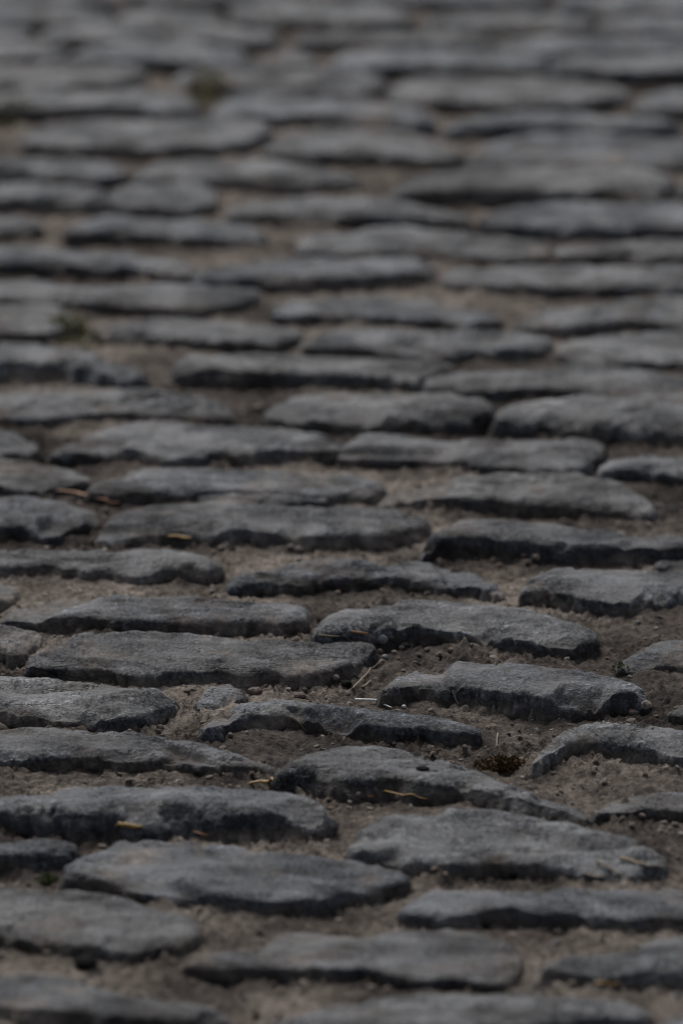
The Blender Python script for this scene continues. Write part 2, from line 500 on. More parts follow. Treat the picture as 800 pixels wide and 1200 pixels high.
def build_cobble(line, idx, road):
    back_s, front_s, fp = line.split('/')
    back = np.array(back_s.split(), float).reshape(-1, 2)
    front = np.array(front_s.split(), float).reshape(-1, 2)
    cx, cy = front[:, 0].mean(), front[:, 1].mean()
    dist = np.linalg.norm(ground_at(cx, cy) - [0, 0, H])
    h = max(float(fp) / (F / dist * 0.95) * (1.02 if cy > 560 else 1.4), 0.006)
    grow = 1.0 if cy > 560 else 1.8
    back[:, 1] -= grow * 0.6
    front[:, 1] += grow
    back[0, 0] -= 2 * grow
    front[0, 0] -= 2 * grow
    back[-1, 0] += 2 * grow
    front[-1, 0] += 2 * grow
    B = np.array([ground_at(x, y, h)[:2] for x, y in back])
    Fr = np.array([ground_at(x, y, h)[:2] for x, y in front])
    tipL, tipR = (B[0] + Fr[0]) / 2, (B[-1] + Fr[-1]) / 2
    near = 640 < cy < 960
    M = 130 if near else (84 if 380 < cy else 52)
    K = 30 if near else (22 if 380 < cy else 14)
    u = np.linspace(0, 1, M + 1)
    u = 0.7 * u + 0.3 * (0.5 - 0.5 * np.cos(np.pi * u))
    bc = resample(np.vstack([tipL, B, tipR]), u)
    fc = resample(np.vstack([tipL, Fr, tipR]), u)
    off = idx * 7.7
    for c, o in ((bc, 3.0), (fc, 9.0)):
        q = np.column_stack([c * 55, np.full(len(c), off + o)])
        env = np.sin(np.pi * u) ** 0.5
        c[:, 1] += fbm(q, 5, 0.55) * (0.0105 if cy > 560 else 0.0150) * env
        c[:, 0] += fbm(q + 31, 4) * 0.006 * env
    v = 0.5 - 0.5 * np.cos(np.pi * np.linspace(0, 1, K + 1))
    grid = fc[:, None, :] * (1 - v)[None, :, None] + bc[:, None, :] * v[None, :, None]   # (M+1, K+1, 2)
    loop = np.vstack([fc, bc[-2:0:-1]])
    flat = grid.reshape(-1, 2)
    d = seg_dist(flat, loop)
    ru = np.random.default_rng(500 + idx).uniform(0, 1, 2)
    r = (0.006 + 0.008 * ru[0]) * min(1.0, h / 0.012 + 0.3)
    rim = np.clip(1 - d / r, 0, 1)
    z = h - min(r, h * 0.8) * (1 - np.sqrt(1 - 0.97 * rim ** 2)) * 0.62
    P = np.column_stack([flat, np.full(len(flat), off)])
    # tilt, dips, cleavage steps and broken flat facets of the worn top
    rs = np.random.default_rng(1000 + idx)
    inner = sstep(0.0, 0.016, d)
    z += (flat[:, 0] - loop[:, 0].mean()) * rs.normal(0, 0.012) + (flat[:, 1] - loop[:, 1].mean()) * rs.normal(0.0, 0.03)
    z += fbm(np.column_stack([flat * 13, np.full(len(flat), off)]), 3) * 0.0060 * inner
    flaky = rs.uniform(0.35, 1.0)
    slant = rs.normal(0, 0.25)
    lay = fbm(np.column_stack([flat[:, 0] * 11, (flat[:, 1] + slant * flat[:, 0]) * 36, np.full(len(flat), off + 5)]), 6, 0.56)
    q6 = lay * 7
    terr = (np.floor(q6) + sstep(0.42, 0.62, q6 - np.floor(q6))) / 7
    z += (0.35 * lay + 0.65 * terr) * 0.0175 * flaky * (0.4 + 0.6 * inner)
    z += fbm(np.column_stack([flat * 120, np.full(len(flat), off)]), 5, 0.58) * 0.0022
    nl = len(loop)
    lo, hi = loop.min(0), loop.max(0)
    for _k in range(rs.integers(4, 8)):
        bi = rs.integers(0, nl)
        tg = loop[(bi + 5) % nl] - loop[bi - 5]
        nin = np.array([-tg[1], tg[0]])
        nin /= np.linalg.norm(nin) + 1e-9
        if nin @ (loop.mean(0) - loop[bi]) < 0:
            nin = -nin
        turn = rs.normal(0, 0.35)
        nin = np.array([nin[0] * math.cos(turn) - nin[1] * math.sin(turn), nin[0] * math.sin(turn) + nin[1] * math.cos(turn)])
        inw = (flat - loop[bi]) @ nin
        along = (flat - loop[bi]) @ np.array([-nin[1], nin[0]])
        span = rs.uniform(0.02, 0.07)
        drop = h * rs.uniform(0.12, 0.42)
        cut = h - drop + inw * rs.uniform(0.15, 0.7) + np.maximum(np.abs(along) - span / 2, 0) * rs.uniform(0.4, 1.5)
        cut += fbm(np.column_stack([flat * 60, np.full(len(flat), off + _k)]), 4, 0.6) * 0.004
        z = np.minimum(z, np.maximum(cut, h * 0.4))
    chip = sstep(0.06, 0.22, fbm(np.column_stack([flat * 34, np.full(len(flat), off + 50)]), 4, 0.6)) * sstep(0.016, 0.003, d)
    z -= chip * min(0.006, h * 0.35)
    top_n = (M + 1) * (K + 1)
    ind = np.arange(top_n).reshape(M + 1, K + 1)
    ind[0, :] = ind[0, 0]
    ind[M, :] = ind[M, 0]
    verts = [np.column_stack([flat, z])]
    a, b, c, e = ind[:-1, :-1].ravel(), ind[1:, :-1].ravel(), ind[1:, 1:].ravel(), ind[:-1, 1:].ravel()
    faces = [np.column_stack([a, b, c, e])]
    # flanks: the loop carried down into the soil
    li = np.concatenate([ind[:, 0], ind[M - 1:0:-1, K]])
    L = len(li)
    cen = loop.mean(0)
    tang = np.roll(loop, -1, axis=0) - np.roll(loop, 1, axis=0)
    nrm = np.column_stack([tang[:, 1], -tang[:, 0]])
    nrm /= np.linalg.norm(nrm, axis=1)[:, None] + 1e-9
    if ((nrm * (loop - cen)).sum(1)).mean() < 0:
        nrm = -nrm
    for _ in range(6):
        nrm = (np.roll(nrm, 1, 0) + nrm + np.roll(nrm, -1, 0)) / 3
    prev = li
    zt = z[li]
    n_lv = 9 if near else 6
    base = top_n
    for k in range(1, n_lv + 1):
        t = k / n_lv
        zz = zt * (1 - t) + (-0.022) * t
        q = np.column_stack([loop * 60, zz * 90 + off])
        out = (0.004 + 0.010 * ru[1] * max(0.35, min(1.0, h / 0.012))) * t ** 0.8 + fbm(q, 5, 0.62) * 0.018 * sstep(0, 0.4, t) + fbm(q * 4.1 + 7, 3, 0.6) * 0.0050
        pos = loop + nrm * out[:, None]
        verts.append(np.column_stack([pos, zz]))
        cur = base + np.arange(L)
        faces.append(np.column_stack([prev, cur, np.roll(cur, -1), np.roll(prev, -1)])[:, ::1])
        prev = cur
        base += L
    V = np.vstack(verts)
    Q = np.vstack(faces)
    # collapse repeated corners at the two tips into triangles
    rows = []
    for f in Q:
        g = [f[0]]
        for w in f[1:]:
            if w != g[-1]:
                g.append(w)
        if len(g) > 1 and g[-1] == g[0]:
            g.pop()
        if len(g) == 4:
            rows.append(g)
        elif len(g) == 3:
            rows.append(g + [g[2]])
    Q = np.array(rows)
    used = np.unique(Q)
    remap = np.zeros(len(V), int)
    remap[used] = np.arange(len(used))
    V, Q = V[used], remap[Q]
    loc = np.array([cen[0], cen[1], 0])
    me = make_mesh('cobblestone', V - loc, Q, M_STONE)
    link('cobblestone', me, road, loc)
    STONES.append((loop, h))
    BACKS.append((bc, h, 1.0))
    BACKS.append((fc, h, -1.0))


road = link('road', bpy.data.meshes.new('road'))
for i, ln in enumerate([l for l in COBBLES.strip().split('\n') if l]):
    build_cobble(ln, i, road)

# soil levels: photograph point, radius in metres, rise in metres
SOIL_MOUNDS = [(720, 915, .05, .003), (760, 800, .05, .004), (770, 905, .04, .002), (570, 870, .03, .003),
               (790, 720, .06, .004), (300, 860, .03, .003), (230, 840, .02, .004), (190, 470, .05, .004), (60, 480, .05, .005),
               (180, 415, .03, .006), (300, 1080, .05, .003), (770, 600, .04, .004), (100, 650, .05, .002), (690, 1090, .03, .002),
               (400, 505, .02, .004), (480, 545, .05, .002), (500, 405, .06, .002), (760, 985, .04, .006), (770, 1010, .03, .005), (720, 1025, .03, .005),
               (560, 335, .05, .004), (600, 370, .04, .004), (290, 280, .06, .004), (350, 270, .04, .003), (100, 690, .06, .003),
               (400, 1090, .04, -.003), (100, 1000, .03, -.004), (720, 830, .02, -.004), (420, 790, .03, -.003), (505, 925, .04, -.002)]


def soil_height(x, y):
    p = np.column_stack([x, y, np.zeros(len(x))])
    z = fbm(p * 11, 3) * 0.006 - 0.002
    crumbly = 0.35 + 0.65 * sstep(-0.15, 0.2, fbm(p * 14 + 40, 2))
    z += fbm(p * 48 + 3, 4, 0.6) * 0.0085
    z += np.abs(fbm(p * 90 + 9, 4, 0.62)) * 0.0190 * crumbly - 0.0022
    z += fbm(p * 290 + 5, 2, 0.6) * 0.0060 * crumbly
    for (px, py, r, dz) in SOIL_MOUNDS:
        g = ground_at(px, py)
        z += dz * np.exp(-(((x - g[0]) / r) ** 2 + ((y - g[1]) / r) ** 2) * 1.4)
    # soil trodden up against the back of each cobble, falling away towards the next course
    bank = 0.50 + 0.9 * fbm(p * 19 + 77, 3)
    lee = 0.08 + 1.2 * fbm(p * 16 + 120, 3)
    rise = np.zeros(len(x))
    for bc, h, sgn in BACKS:
        k = np.where((x > bc[0, 0] - 0.01) & (x < bc[-1, 0] + 0.01) & (y > bc[:, 1].min() - 0.06) & (y < bc[:, 1].max() + 0.10))[0]
        if len(k) == 0:
            continue
        o = np.argsort(bc[:, 0])
        db = (y[k] - np.interp(x[k], bc[o, 0], bc[o, 1])) * sgn
        side = sstep(-0.01, 0.012, x[k] - bc[0, 0]) * sstep(-0.01, 0.012, bc[-1, 0] - x[k])
        f = np.where(db >= 0, np.exp(-(np.maximum(db, 0) / (0.026 if sgn > 0 else 0.013)) ** 1.5), sstep(-0.025, 0.0, db))
        if sgn > 0:
            rise[k] = np.maximum(rise[k], h * f * side * np.clip(bank[k], 0.05, 0.75))
        else:
            rise[k] = np.maximum(rise[k], h * f * side * np.clip(lee[k], 0.0, 0.7))
    z += rise
    return z


def spread(lo, hi, step, far, grow=1.22):
    mid = np.arange(lo, hi + 1e-9, step)
    a, s, left, right = lo, step, [], []
    while a > far[0]:
        s *= grow
        a -= s
        left.append(a)
    b, s = hi, step
    while b < far[1]:
        s *= grow
        b += s
        right.append(b)
    return np.concatenate([left[::-1], mid, right])


gx = spread(-0.36, 0.36, 0.0019, (-300, 300))
gy = np.concatenate([spread(3.55, 4.02, 0.0040, (-60, 0))[:-1] if False else spread(3.45, 4.02, 0.0042, (-200, 4.0))[:-1],
                     np.arange(4.02, 5.25, 0.0027), spread(5.25, 6.95, 0.0060, (5.3, 600))])
gy = np.unique(gy)
gy = gy[np.concatenate([[True], np.diff(gy) > 0.001])]
XX, YY = np.meshgrid(gx, gy, indexing='ij')
ZZ = soil_height(XX.ravel(), YY.ravel())
nx, ny = len(gx), len(gy)
gi = np.arange(nx * ny).reshape(nx, ny)
road_me = make_mesh('road', np.column_stack([XX.ravel(), YY.ravel(), ZZ]),
                    np.column_stack([gi[:-1, :-1].ravel(), gi[1:, :-1].ravel(), gi[1:, 1:].ravel(), gi[:-1, 1:].ravel()]), M_SOIL)
road.data = road_me
tag(road, 'old cobbled road with dry brown soil filling the joints', kind='structure')

# each course goes on to both sides of the picture with more cobbles like these
boxes = [[l[:, 0].min(), l[:, 0].max(), l[:, 1].min(), l[:, 1].max()] for l, _ in STONES]
kinds = []
for ob, bb in zip([c for c in road.children], boxes):
    if 0.13 < bb[1] - bb[0] < 0.26 and 0.045 < bb[3] - bb[2] < 0.12:
        kinds.append((ob.data, bb[0] - ob.location.x, bb[1] - ob.location.x, bb[2] - ob.location.y, bb[3] - ob.location.y))
chains = []
for bb in list(boxes):
    yc = (bb[2] + bb[3]) / 2
    dep = math.hypot(yc, H) / F
    if bb[0] < (60 - 400) * dep:
        chains.append((bb[0], yc, -1))
    if bb[1] > (740 - 400) * dep:
        chains.append((bb[1], yc, 1))
chains.sort(key=lambda c: c[1])
for x, yc, sd_ in chains:
    while abs(x) < 0.85:
        me, a0, a1, b0, b1 = random.choice(kinds)
        turn = random.random() < 0.5
        if turn:
            a0, a1, b0, b1 = -a1, -a0, -b1, -b0
        gap = random.uniform(0.016, 0.032)
        ox = x + gap - a0 if sd_ > 0 else x - gap - a1
        oy = yc - (b0 + b1) / 2 + random.uniform(-0.006, 0.006)
        bb = [ox + a0, ox + a1, oy + b0, oy + b1]
        x = bb[1] if sd_ > 0 else bb[0]
        ar = np.array(boxes)
        if ((ar[:, 0] < bb[1] + 0.004) & (ar[:, 1] > bb[0] - 0.004) & (ar[:, 2] < bb[3] - 0.008) & (ar[:, 3] > bb[2] + 0.008)).any():
            continue
        near_edge = [pixel_of(px_, py_, 0.015)[0] for px_ in bb[:2] for py_ in bb[2:]]
        if any(-4 < q < 804 for q in near_edge):
            continue
        o = link('cobblestone', me, road, (ox, oy, 0))
        o.rotation_euler = (0, 0, math.pi if turn else 0.0)
        boxes.append(bb)
boxes = np.array(boxes)
# farther off the road carries on in rougher cobbles, joined into one part
fv, ff, base = [], [], 0
nseg = 22
y = 1.6
while y < 12.0:
    pitch = random.uniform(0.090, 0.112)
    x = -3.2 + random.uniform(0, 0.2)
    while x < 3.2:
        w = random.uniform(0.12, 0.25)
        yo = random.uniform(-0.006, 0.006)
        x0, x1, y0, y1 = x, x + w - random.uniform(0.014, 0.030), y + yo, y + yo + pitch - random.uniform(0.018, 0.034)
        x += w
        hit = (boxes[:, 0] - 0.008 < x1) & (boxes[:, 1] + 0.008 > x0) & (boxes[:, 2] - 0.004 < y1) & (boxes[:, 3] + 0.004 > y0)
        if hit.any():                                    # squeeze a smaller cobble into what is left
            hb = boxes[hit]
            if (hb[:, 1] < (x0 + x1) / 2).all():
                x0 = hb[:, 1].max() + 0.014
            elif (hb[:, 0] > (x0 + x1) / 2).all():
                x1 = hb[:, 0].min() - 0.014
            else:
                continue
            if x1 - x0 < 0.05:
                continue
        mid = ((x0 + x1) / 2, (y0 + y1) / 2)
        if any(-6 < pixel_of(a, b_, 0.015)[0] < 806 and -4 < pixel_of(a, b_, 0.015)[1] < 1206 for a in (x0, mid[0], x1) for b_ in (y0, y1)):
            continue
        h = random.uniform(0.007, 0.016)
        ang = np.linspace(0, 2 * math.pi, nseg, endpoint=False)
        pw = random.uniform(0.5, 0.85)
        ex = np.sign(np.cos(ang)) * np.abs(np.cos(ang)) ** pw
        ey = np.sign(np.sin(ang)) * np.abs(np.sin(ang)) ** pw
        jit = 1 + np.convolve(np.tile(rng.normal(0, 0.13, nseg), 3), [0.25, 0.5, 0.25], 'same')[nseg:2 * nseg]
        skew = rng.normal(0, 0.012)
        lp = np.column_stack([mid[0] + ex * (0.3 + 0.7 * jit) * (x1 - x0) / 2 + ey * skew, mid[1] + ey * jit * (y1 - y0) / 2 + ex * rng.normal(0, 0.004)])
        c = np.array(mid)
        tilt = rng.normal(0, 0.03, 2)
        for sc, zz, nz in ((1.06, -0.02, 0), (1.0, h * 0.55, 0.0012), (0.93, h * 0.92, 0.0012), (0.72, h, 0.0014), (0.38, h, 0.0014)):
            ring = c + (lp - c) * sc
            fv.append(np.column_stack([ring, zz + rng.normal(0, 1, nseg) * nz + (ring - c) @ tilt]))
        fv.append(np.array([[c[0], c[1], h + 0.0005]]))
        k = np.arange(nseg)
        for r_ in range(4):
            a = base + r_ * nseg
            ff.append(np.column_stack([a + k, a + (k + 1) % nseg, a + nseg + (k + 1) % nseg, a + nseg + k]))
        a = base + 4 * nseg
        ff.append(np.column_stack([a + k, a + (k + 1) % nseg, np.full(nseg, base + 5 * nseg), np.full(nseg, base + 5 * nseg)]))
        base += 5 * nseg + 1
    y += pitch
print('side cobbles', len(boxes) - len(STONES), 'far cobbles', base // (5 * nseg + 1))
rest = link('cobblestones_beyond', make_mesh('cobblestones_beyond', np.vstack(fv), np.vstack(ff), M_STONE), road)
rest['kind'] = 'stuff'

# ---------------------------------------------------------------- loose grit lying in the joints
ICO_V = []
g = (1 + 5 ** 0.5) / 2
for a in (-1, 1):
    for b in (-g, g):
        ICO_V += [(a, b, 0), (0, a, b), (b, 0, a)]
ICO_V = np.array(ICO_V) / math.hypot(1, g)
ICO_F = []
E = 2 / math.hypot(1, g) * 1.01
for i in range(12):
    for j in range(i + 1, 12):
        for k in range(j + 1, 12):
            A, B_, C_ = ICO_V[i], ICO_V[j], ICO_V[k]
            if max(np.linalg.norm(A - B_), np.linalg.norm(B_ - C_), np.linalg.norm(A - C_)) < E:
                ICO_F.append((i, j, k) if np.dot(np.cross(B_ - A, C_ - A), A) > 0 else (i, k, j))
ICO_F = np.array(ICO_F)


def in_loop(px, py, loop):
    x, y = loop[:, 0], loop[:, 1]
    x2, y2 = np.roll(x, -1), np.roll(y, -1)
    c = ((y > py) != (y2 > py)) & (px < (x2 - x) * (py - y) / (y2 - y + 1e-12) + x)
    return c.sum() % 2 == 1


random.seed(21)
cand = []
for _ in range(26000):
    px, py = random.uniform(-20, 820), random.uniform(430, 1220)
    p = ground_at(px, py)
    cand.append(p)
cand = np.array(cand)
clump = fbm(np.column_stack([cand[:, :2] * 22, np.zeros(len(cand))]), 3)
keep = clump + rng.uniform(-0.3, 0.3, len(cand)) > 0.02
free = np.ones(len(cand), bool)
for (loop, h), bb in zip(STONES, boxes):
    near = np.where((cand[:, 0] > bb[0]) & (cand[:, 0] < bb[1]) & (cand[:, 1] > bb[2]) & (cand[:, 1] < bb[3]) & free)[0]
    for q in near:
        if in_loop(cand[q, 0], cand[q, 1], loop):
            free[q] = False
spots = cand[keep & free]
sz = soil_height(spots[:, 0], spots[:, 1])
gv, gf = [], []
for q, (p, zz) in enumerate(zip(spots, sz)):
    s = 0.0005 + 0.0030 * random.random() ** 7
    R = rng.normal(size=(3, 3))
    R, _ = np.linalg.qr(R)
    v = (ICO_V * rng.uniform(0.65, 1.25, (12, 1)) * s * rng.uniform(0.5, 1.3, 3)) @ R.T
    v[:, 2] *= 0.6
    gv.append(v + [p[0], p[1], zz + s * 0.05])
    gf.append(ICO_F + 12 * q)
gf = np.vstack(gf)
grit = link('grit', make_mesh('grit', np.vstack(gv), np.column_stack([gf, gf[:, 2]]), M_GRIT, smooth=False))
tag(grit, 'loose brown grit and crumbs of soil scattered in the joints', 'grit', kind='stuff')

# ---------------------------------------------------------------- small things lying on the road
bpy.context.view_layer.update()
deps = bpy.context.evaluated_depsgraph_get()


def surface(px, py):
    d = Vector(ray(px, py)).normalized()
    ok, loc, nor, _, ob, _ = scene.ray_cast(deps, Vector((0, 0, H)), d)
    if ok and ob is not None and ob.name.startswith('grit'):
        ok, loc, nor, _, ob, _ = scene.ray_cast(deps, loc + d * 0.004, d)
    return np.array(loc) if ok else ground_at(px, py)


def down(p):
    """height of the road or cobble right below a point"""
    o = Vector((p[0], p[1], 0.2))
    for _ in range(4):
        ok, loc, nor, _, ob, _ = scene.ray_cast(deps, o, Vector((0, 0, -1)))
        if ok and ob.name.startswith('grit'):
            o = loc - Vector((0, 0, 1e-4))
            continue
        break
    return loc[2] if ok else 0.0


def px_size(px, py):
    return np.linalg.norm(ground_at(px, py) - [0, 0, H]) / F


def lump(name, px, py, w, d, h, mat, label, cat, group=None, seed=0, rough=0.25, sink=0.25, angular=False, sub=3):
    """an irregular pebble or clod, w x d x h in photograph pixels at that place"""
    s = px_size(px, py)
    p = surface(px, py)
    n_u, n_v = (18, 11) if not angular else (9, 6)
    uu = np.linspace(0, 2 * np.pi, n_u, endpoint=False)
    vv = np.linspace(-np.pi / 2, np.pi / 2, n_v + 1)[1:-1]
    U, Vv = np.meshgrid(uu, vv, indexing='ij')
    S = np.column_stack([(np.cos(Vv) * np.cos(U)).ravel(), (np.cos(Vv) * np.sin(U)).ravel(), np.sin(Vv).ravel()])
    S = np.vstack([S, [[0, 0, -1], [0, 0, 1]]])
    rad = 1 + fbm(S * 1.3 + seed * 3.1, 3, 0.6) * rough * 2.2 + fbm(S * 4 + seed, 3) * rough * 0.8
    V = S * rad[:, None] * np.array([w, d, h]) * s / 2
    m = len(vv)
    I = np.arange(n_u * m).reshape(n_u, m)
    J = np.roll(I, -1, axis=0)
    Q = [np.column_stack([I[:, :-1].ravel(), J[:, :-1].ravel(), J[:, 1:].ravel(), I[:, 1:].ravel()])]
    bot, top = n_u * m, n_u * m + 1
    Q.append(np.column_stack([J[:, 0], I[:, 0], np.full(n_u, bot), np.full(n_u, bot)]))
    Q.append(np.column_stack([I[:, -1], J[:, -1], np.full(n_u, top), np.full(n_u, top)]))
    me = make_mesh(name, V, np.vstack(Q), mat, smooth=not angular)
    o = link(name, me, None, (p[0], p[1], p[2] + h * s * (0.5 - sink)))
    o.rotation_euler = (0, 0, seed * 1.7)
    tag(o, label, cat, group)
    return o


def stalk(name, path, width, mat, label, cat, group=None, flat=0.6, lift=0.0008, taper=0.5, seed=0, leaf=False, stiff=False):
    """a stalk, straw, husk or leaf along points of the photograph; lift is per point or one number"""
    s = px_size(*path[0][:2])
    P = []
    for q in path:
        g_ = surface(q[0], q[1])
        up = q[2] * s if len(q) > 2 else 0.0
        if stiff:                                     # a straight rigid piece on the soil
            g_ = ground_at(q[0], q[1], 0.002)
            P.append([g_[0], g_[1], soil_height(g_[:1], g_[1:2])[0] + lift])
        elif up:
            g_ = surface(q[0], q[1] + q[2])          # stands above the place a little nearer
            P.append([g_[0], g_[1], g_[2] + up])
        else:
            P.append([g_[0], g_[1], g_[2] + lift])
    P = np.array(P)
    n = 14 if len(path) > 2 else 10
    t = np.concatenate([[0], np.cumsum(np.linalg.norm(np.diff(P, axis=0), axis=1))])
    t /= t[-1]
    tt = np.linspace(0, 1, n)
    C = np.stack([np.interp(tt, t, P[:, k]) for k in range(3)], 1)
    C[1:-1] = 0.25 * C[:-2] + 0.5 * C[1:-1] + 0.25 * C[2:]
    if stiff:
        C = P[0] + (P[-1] - P[0]) * tt[:, None]
        C[:, 2] = np.maximum(C[:, 2], C[:, 2].max() * 0.7 + C[:, 2] * 0.3)
    else:
        C += np.column_stack([fbm(np.column_stack([tt * 3, np.full(n, seed + 2.2 * k), tt]), 2) for k in range(3)]) * s * width * 0.5
    for q in range(n):                                # never under the surface
        dz = down(C[q]) + lift * 0.6 - C[q, 2]
        if 0 < dz < 0.003 and not stiff:
            C[q, 2] += dz
    T = np.gradient(C, axis=0)
    T /= np.linalg.norm(T, axis=1)[:, None]
    side = np.cross(T, [0, 0, 1.0])
    side /= np.linalg.norm(side, axis=1)[:, None] + 1e-9
    up = np.cross(side, T)
    prof = (np.sin(np.pi * np.clip(tt * 0.9 + 0.06, 0, 1)) ** 0.6 if leaf else 1 - taper * tt)
    R = width * s / 2 * prof * (1 + 0.25 * fbm(np.column_stack([tt * 7, np.full(n, seed), tt * 0]), 2))
    m = 8
    V, Q = [], []
    for k in range(m):
        a = 2 * math.pi * k / m
        V.append(C + side * (R * math.cos(a))[:, None] + up * (R * math.sin(a) * flat)[:, None])
    V = np.stack(V, 1).reshape(-1, 3)                 # (n, m)
    I = np.arange(n * m).reshape(n, m)
    J = np.roll(I, -1, axis=1)
    Q = [np.column_stack([I[:-1].ravel(), J[:-1].ravel(), J[1:].ravel(), I[1:].ravel()])]
    e0, e1 = n * m, n * m + 1
    V = np.vstack([V, C[0], C[-1]])
    Q.append(np.column_stack([J[0], I[0], np.full(m, e0), np.full(m, e0)]))
    Q.append(np.column_stack([I[-1], J[-1], np.full(m, e1), np.full(m, e1)]))
    loc = C[0].copy()
    me = make_mesh(name, V - loc, np.vstack(Q), mat)
    o = link(name, me, None, loc)
    if label:
        tag(o, label, cat, group)
    return o


M_WHITE = plain_material('bleached_white', (0.40, 0.39, 0.37), (0.60, 0.59, 0.56), 500, 0.6)
M_STRAW = plain_material('dry_straw', (0.17, 0.13, 0.08), (0.31, 0.245, 0.15), 400, 0.7)
M_FIBRE = plain_material('grey_brown_stalk', (0.13, 0.10, 0.075), (0.23, 0.18, 0.135), 400, 0.8)
M_YELLOW = plain_material('yellow_husk', (0.15, 0.092, 0.028), (0.28, 0.18, 0.06), 350, 0.55)
M_OCHRE = plain_material('ochre_husk', (0.15, 0.085, 0.022), (0.30, 0.18, 0.04), 350, 0.55)
M_TWIG = plain_material('brown_twig', (0.13, 0.065, 0.03), (0.27, 0.15, 0.08), 350, 0.7)
M_RUST = plain_material('rusty_leaf', (0.10, 0.045, 0.025), (0.20, 0.09, 0.05), 250, 0.7)
M_DARK = plain_material('dark_stone', (0.006, 0.006, 0.0065), (0.014, 0.0135, 0.013), 400, 0.95, 0.0005, 0.05)
M_GREY = plain_material('grey_chip', (0.10, 0.105, 0.11), (0.20, 0.205, 0.21), 300, 0.6)
M_CLOD = plain_material('soil_clod', SOIL_DAMP, SOIL_DRY, 300, 0.95, 0.001)
M_REDCLOD = plain_material('reddish_pebble', (0.070, 0.050, 0.040), (0.135, 0.102, 0.084), 300, 0.9, 0.001)
M_MOSSBROWN = plain_material('dry_moss', (0.028, 0.015, 0.006), (0.115, 0.064, 0.020), 420, 0.85)
M_OLIVE = plain_material('olive_moss', (0.12, 0.112, 0.045), (0.19, 0.175, 0.075), 200, 0.9)
M_GREEN = plain_material('green_moss', (0.030, 0.040, 0.010), (0.075, 0.095, 0.025), 420, 0.85)

stalk('white_stick', [(416, 816.5), (443, 819.5)], 4.2, M_WHITE, 'thin bleached white stick lying along the back of a cobble', 'stick', taper=0.1, flat=0.8, lift=0.0022, stiff=True)
stalk('white_splinter', [(450, 823.5), (459, 826.5)], 3.0, M_WHITE, 'short tilted white splinter just past the end of the white stick', 'splinter', lift=0.002, stiff=True)
lump('white_pebble', 473, 829, 5, 5, 4.5, M_WHITE, 'tiny white pebble on the soil past the white splinter', 'pebble', seed=2)
stalk('dry_stalk', [(413, 809), (430, 791), (447, 775)], 2.6, M_FIBRE, 'long thin dry stalk slanting across the soil between two cobbles', 'stalk', taper=0.2, lift=0.0012)
stalk('dry_stalk', [(425, 808), (434, 799)], 3.0, M_FIBRE, 'short dry stalk lying beside the long slanting stalk', 'stalk', taper=0.3, lift=0.0012)
stalk('brown_twig', [(410, 743), (420, 743), (431, 744)], 4.5, M_TWIG, 'short orange brown twig lying at the back of a cobble', 'twig', taper=0.2, flat=0.8, lift=0.0012)
stalk('brown_twig', [(374, 746), (398, 747)], 2.4, M_STRAW, 'thin pale twig end to end with the orange brown twig', 'twig', taper=0.3, lift=0.001)
lump('slate_chip', 448, 752, 13, 13, 12, M_GREY, 'pale grey angular stone chip standing in the soil gap', 'stone chip', seed=5, rough=0.2, angular=True)
lump('pebble', 445, 766, 9, 9, 8, M_REDCLOD, 'reddish brown pebble below the pale grey stone chip', 'pebble', seed=3)
lump('pebble', 451, 772, 8, 8, 7, M_GREY, 'small grey pebble touching the top of the long slanting stalk', 'pebble', seed=4)
lump('pebble', 406, 803, 13, 14, 8, M_DARK, 'flat black pebble on the soil left of the long slanting stalk', 'pebble', seed=6)
lump('pebble', 528, 764, 8, 9, 7, M_REDCLOD, 'rounded brown pebble in the crumbly soil behind a thick cobble', 'pebble', seed=8)
lump('black_pellet', 495, 902, 17, 13, 5, M_DARK, 'flat black pellet lying on the worn top of a cobble', 'pellet', seed=9, rough=0.12)
stalk('thin_straw', [(345, 841, 9), (352, 848, 5), (359, 859)], 2.0, M_STRAW, 'thin curved pale straw leaning against the dark face of a cobble', 'straw', lift=0.001)
stalk('yellow_husk', [(291, 922), (303, 919), (327, 917)], 6.5, M_YELLOW, 'yellow seed husk lying behind a thick cobble', 'husk', leaf=True, lift=0.0016)
stalk('yellow_straw', [(450, 929), (472, 934), (500, 938)], 4.0, M_OCHRE, 'yellow straw lying under the dark front of a cobble', 'straw', taper=0.6, lift=0.0012)
stalk('leaf_scrap', [(430, 936), (438, 933)], 5.0, M_TWIG, 'tiny orange leaf scrap beside the thick end of the yellow straw', 'leaf', leaf=True)
stalk('ochre_husk', [(136, 971), (150, 970), (168, 971.5)], 7.5, M_OCHRE, 'stubby ochre yellow husk tucked under a thick cobble', 'husk', leaf=True, lift=0.0018, flat=0.8)
stalk('red_leaf', [(226, 977), (248, 980)], 7, M_RUST, 'reddish brown leaf scrap in the shade of the thick cobble', 'leaf', leaf=True, flat=0.3)
stalk('pale_straw', [(726, 1008), (742, 1012), (757, 1016)], 6.5, M_STRAW, 'thick pale straw piece lying on the sandy end of a cobble', 'straw', taper=0.3, lift=0.0015)
stalk('pale_straw', [(757, 1017), (776, 1016)], 3.0, M_FIBRE, 'thin greyish straw continuing the thick pale straw piece', 'straw', lift=0.0012)
stalk('brown_straw', [(698, 1012), (712, 1018), (727, 1026)], 5.0, M_FIBRE, 'soft brown straw slanting below the thick pale straw', 'straw', taper=0.5, lift=0.0015)
stalk('brown_straw', [(683, 1026), (694, 1029), (707, 1030)], 5.0, M_FIBRE, 'stubby brown straw at the lower end of the slanting straw', 'straw', taper=0.5, lift=0.0015)
stalk('dark_husk', [(196, 632), (210, 631), (225, 633)], 6.5, M_OCHRE, 'dark husk with tan top on the soil strip between two cobble courses', 'husk', leaf=True, lift=0.0018)
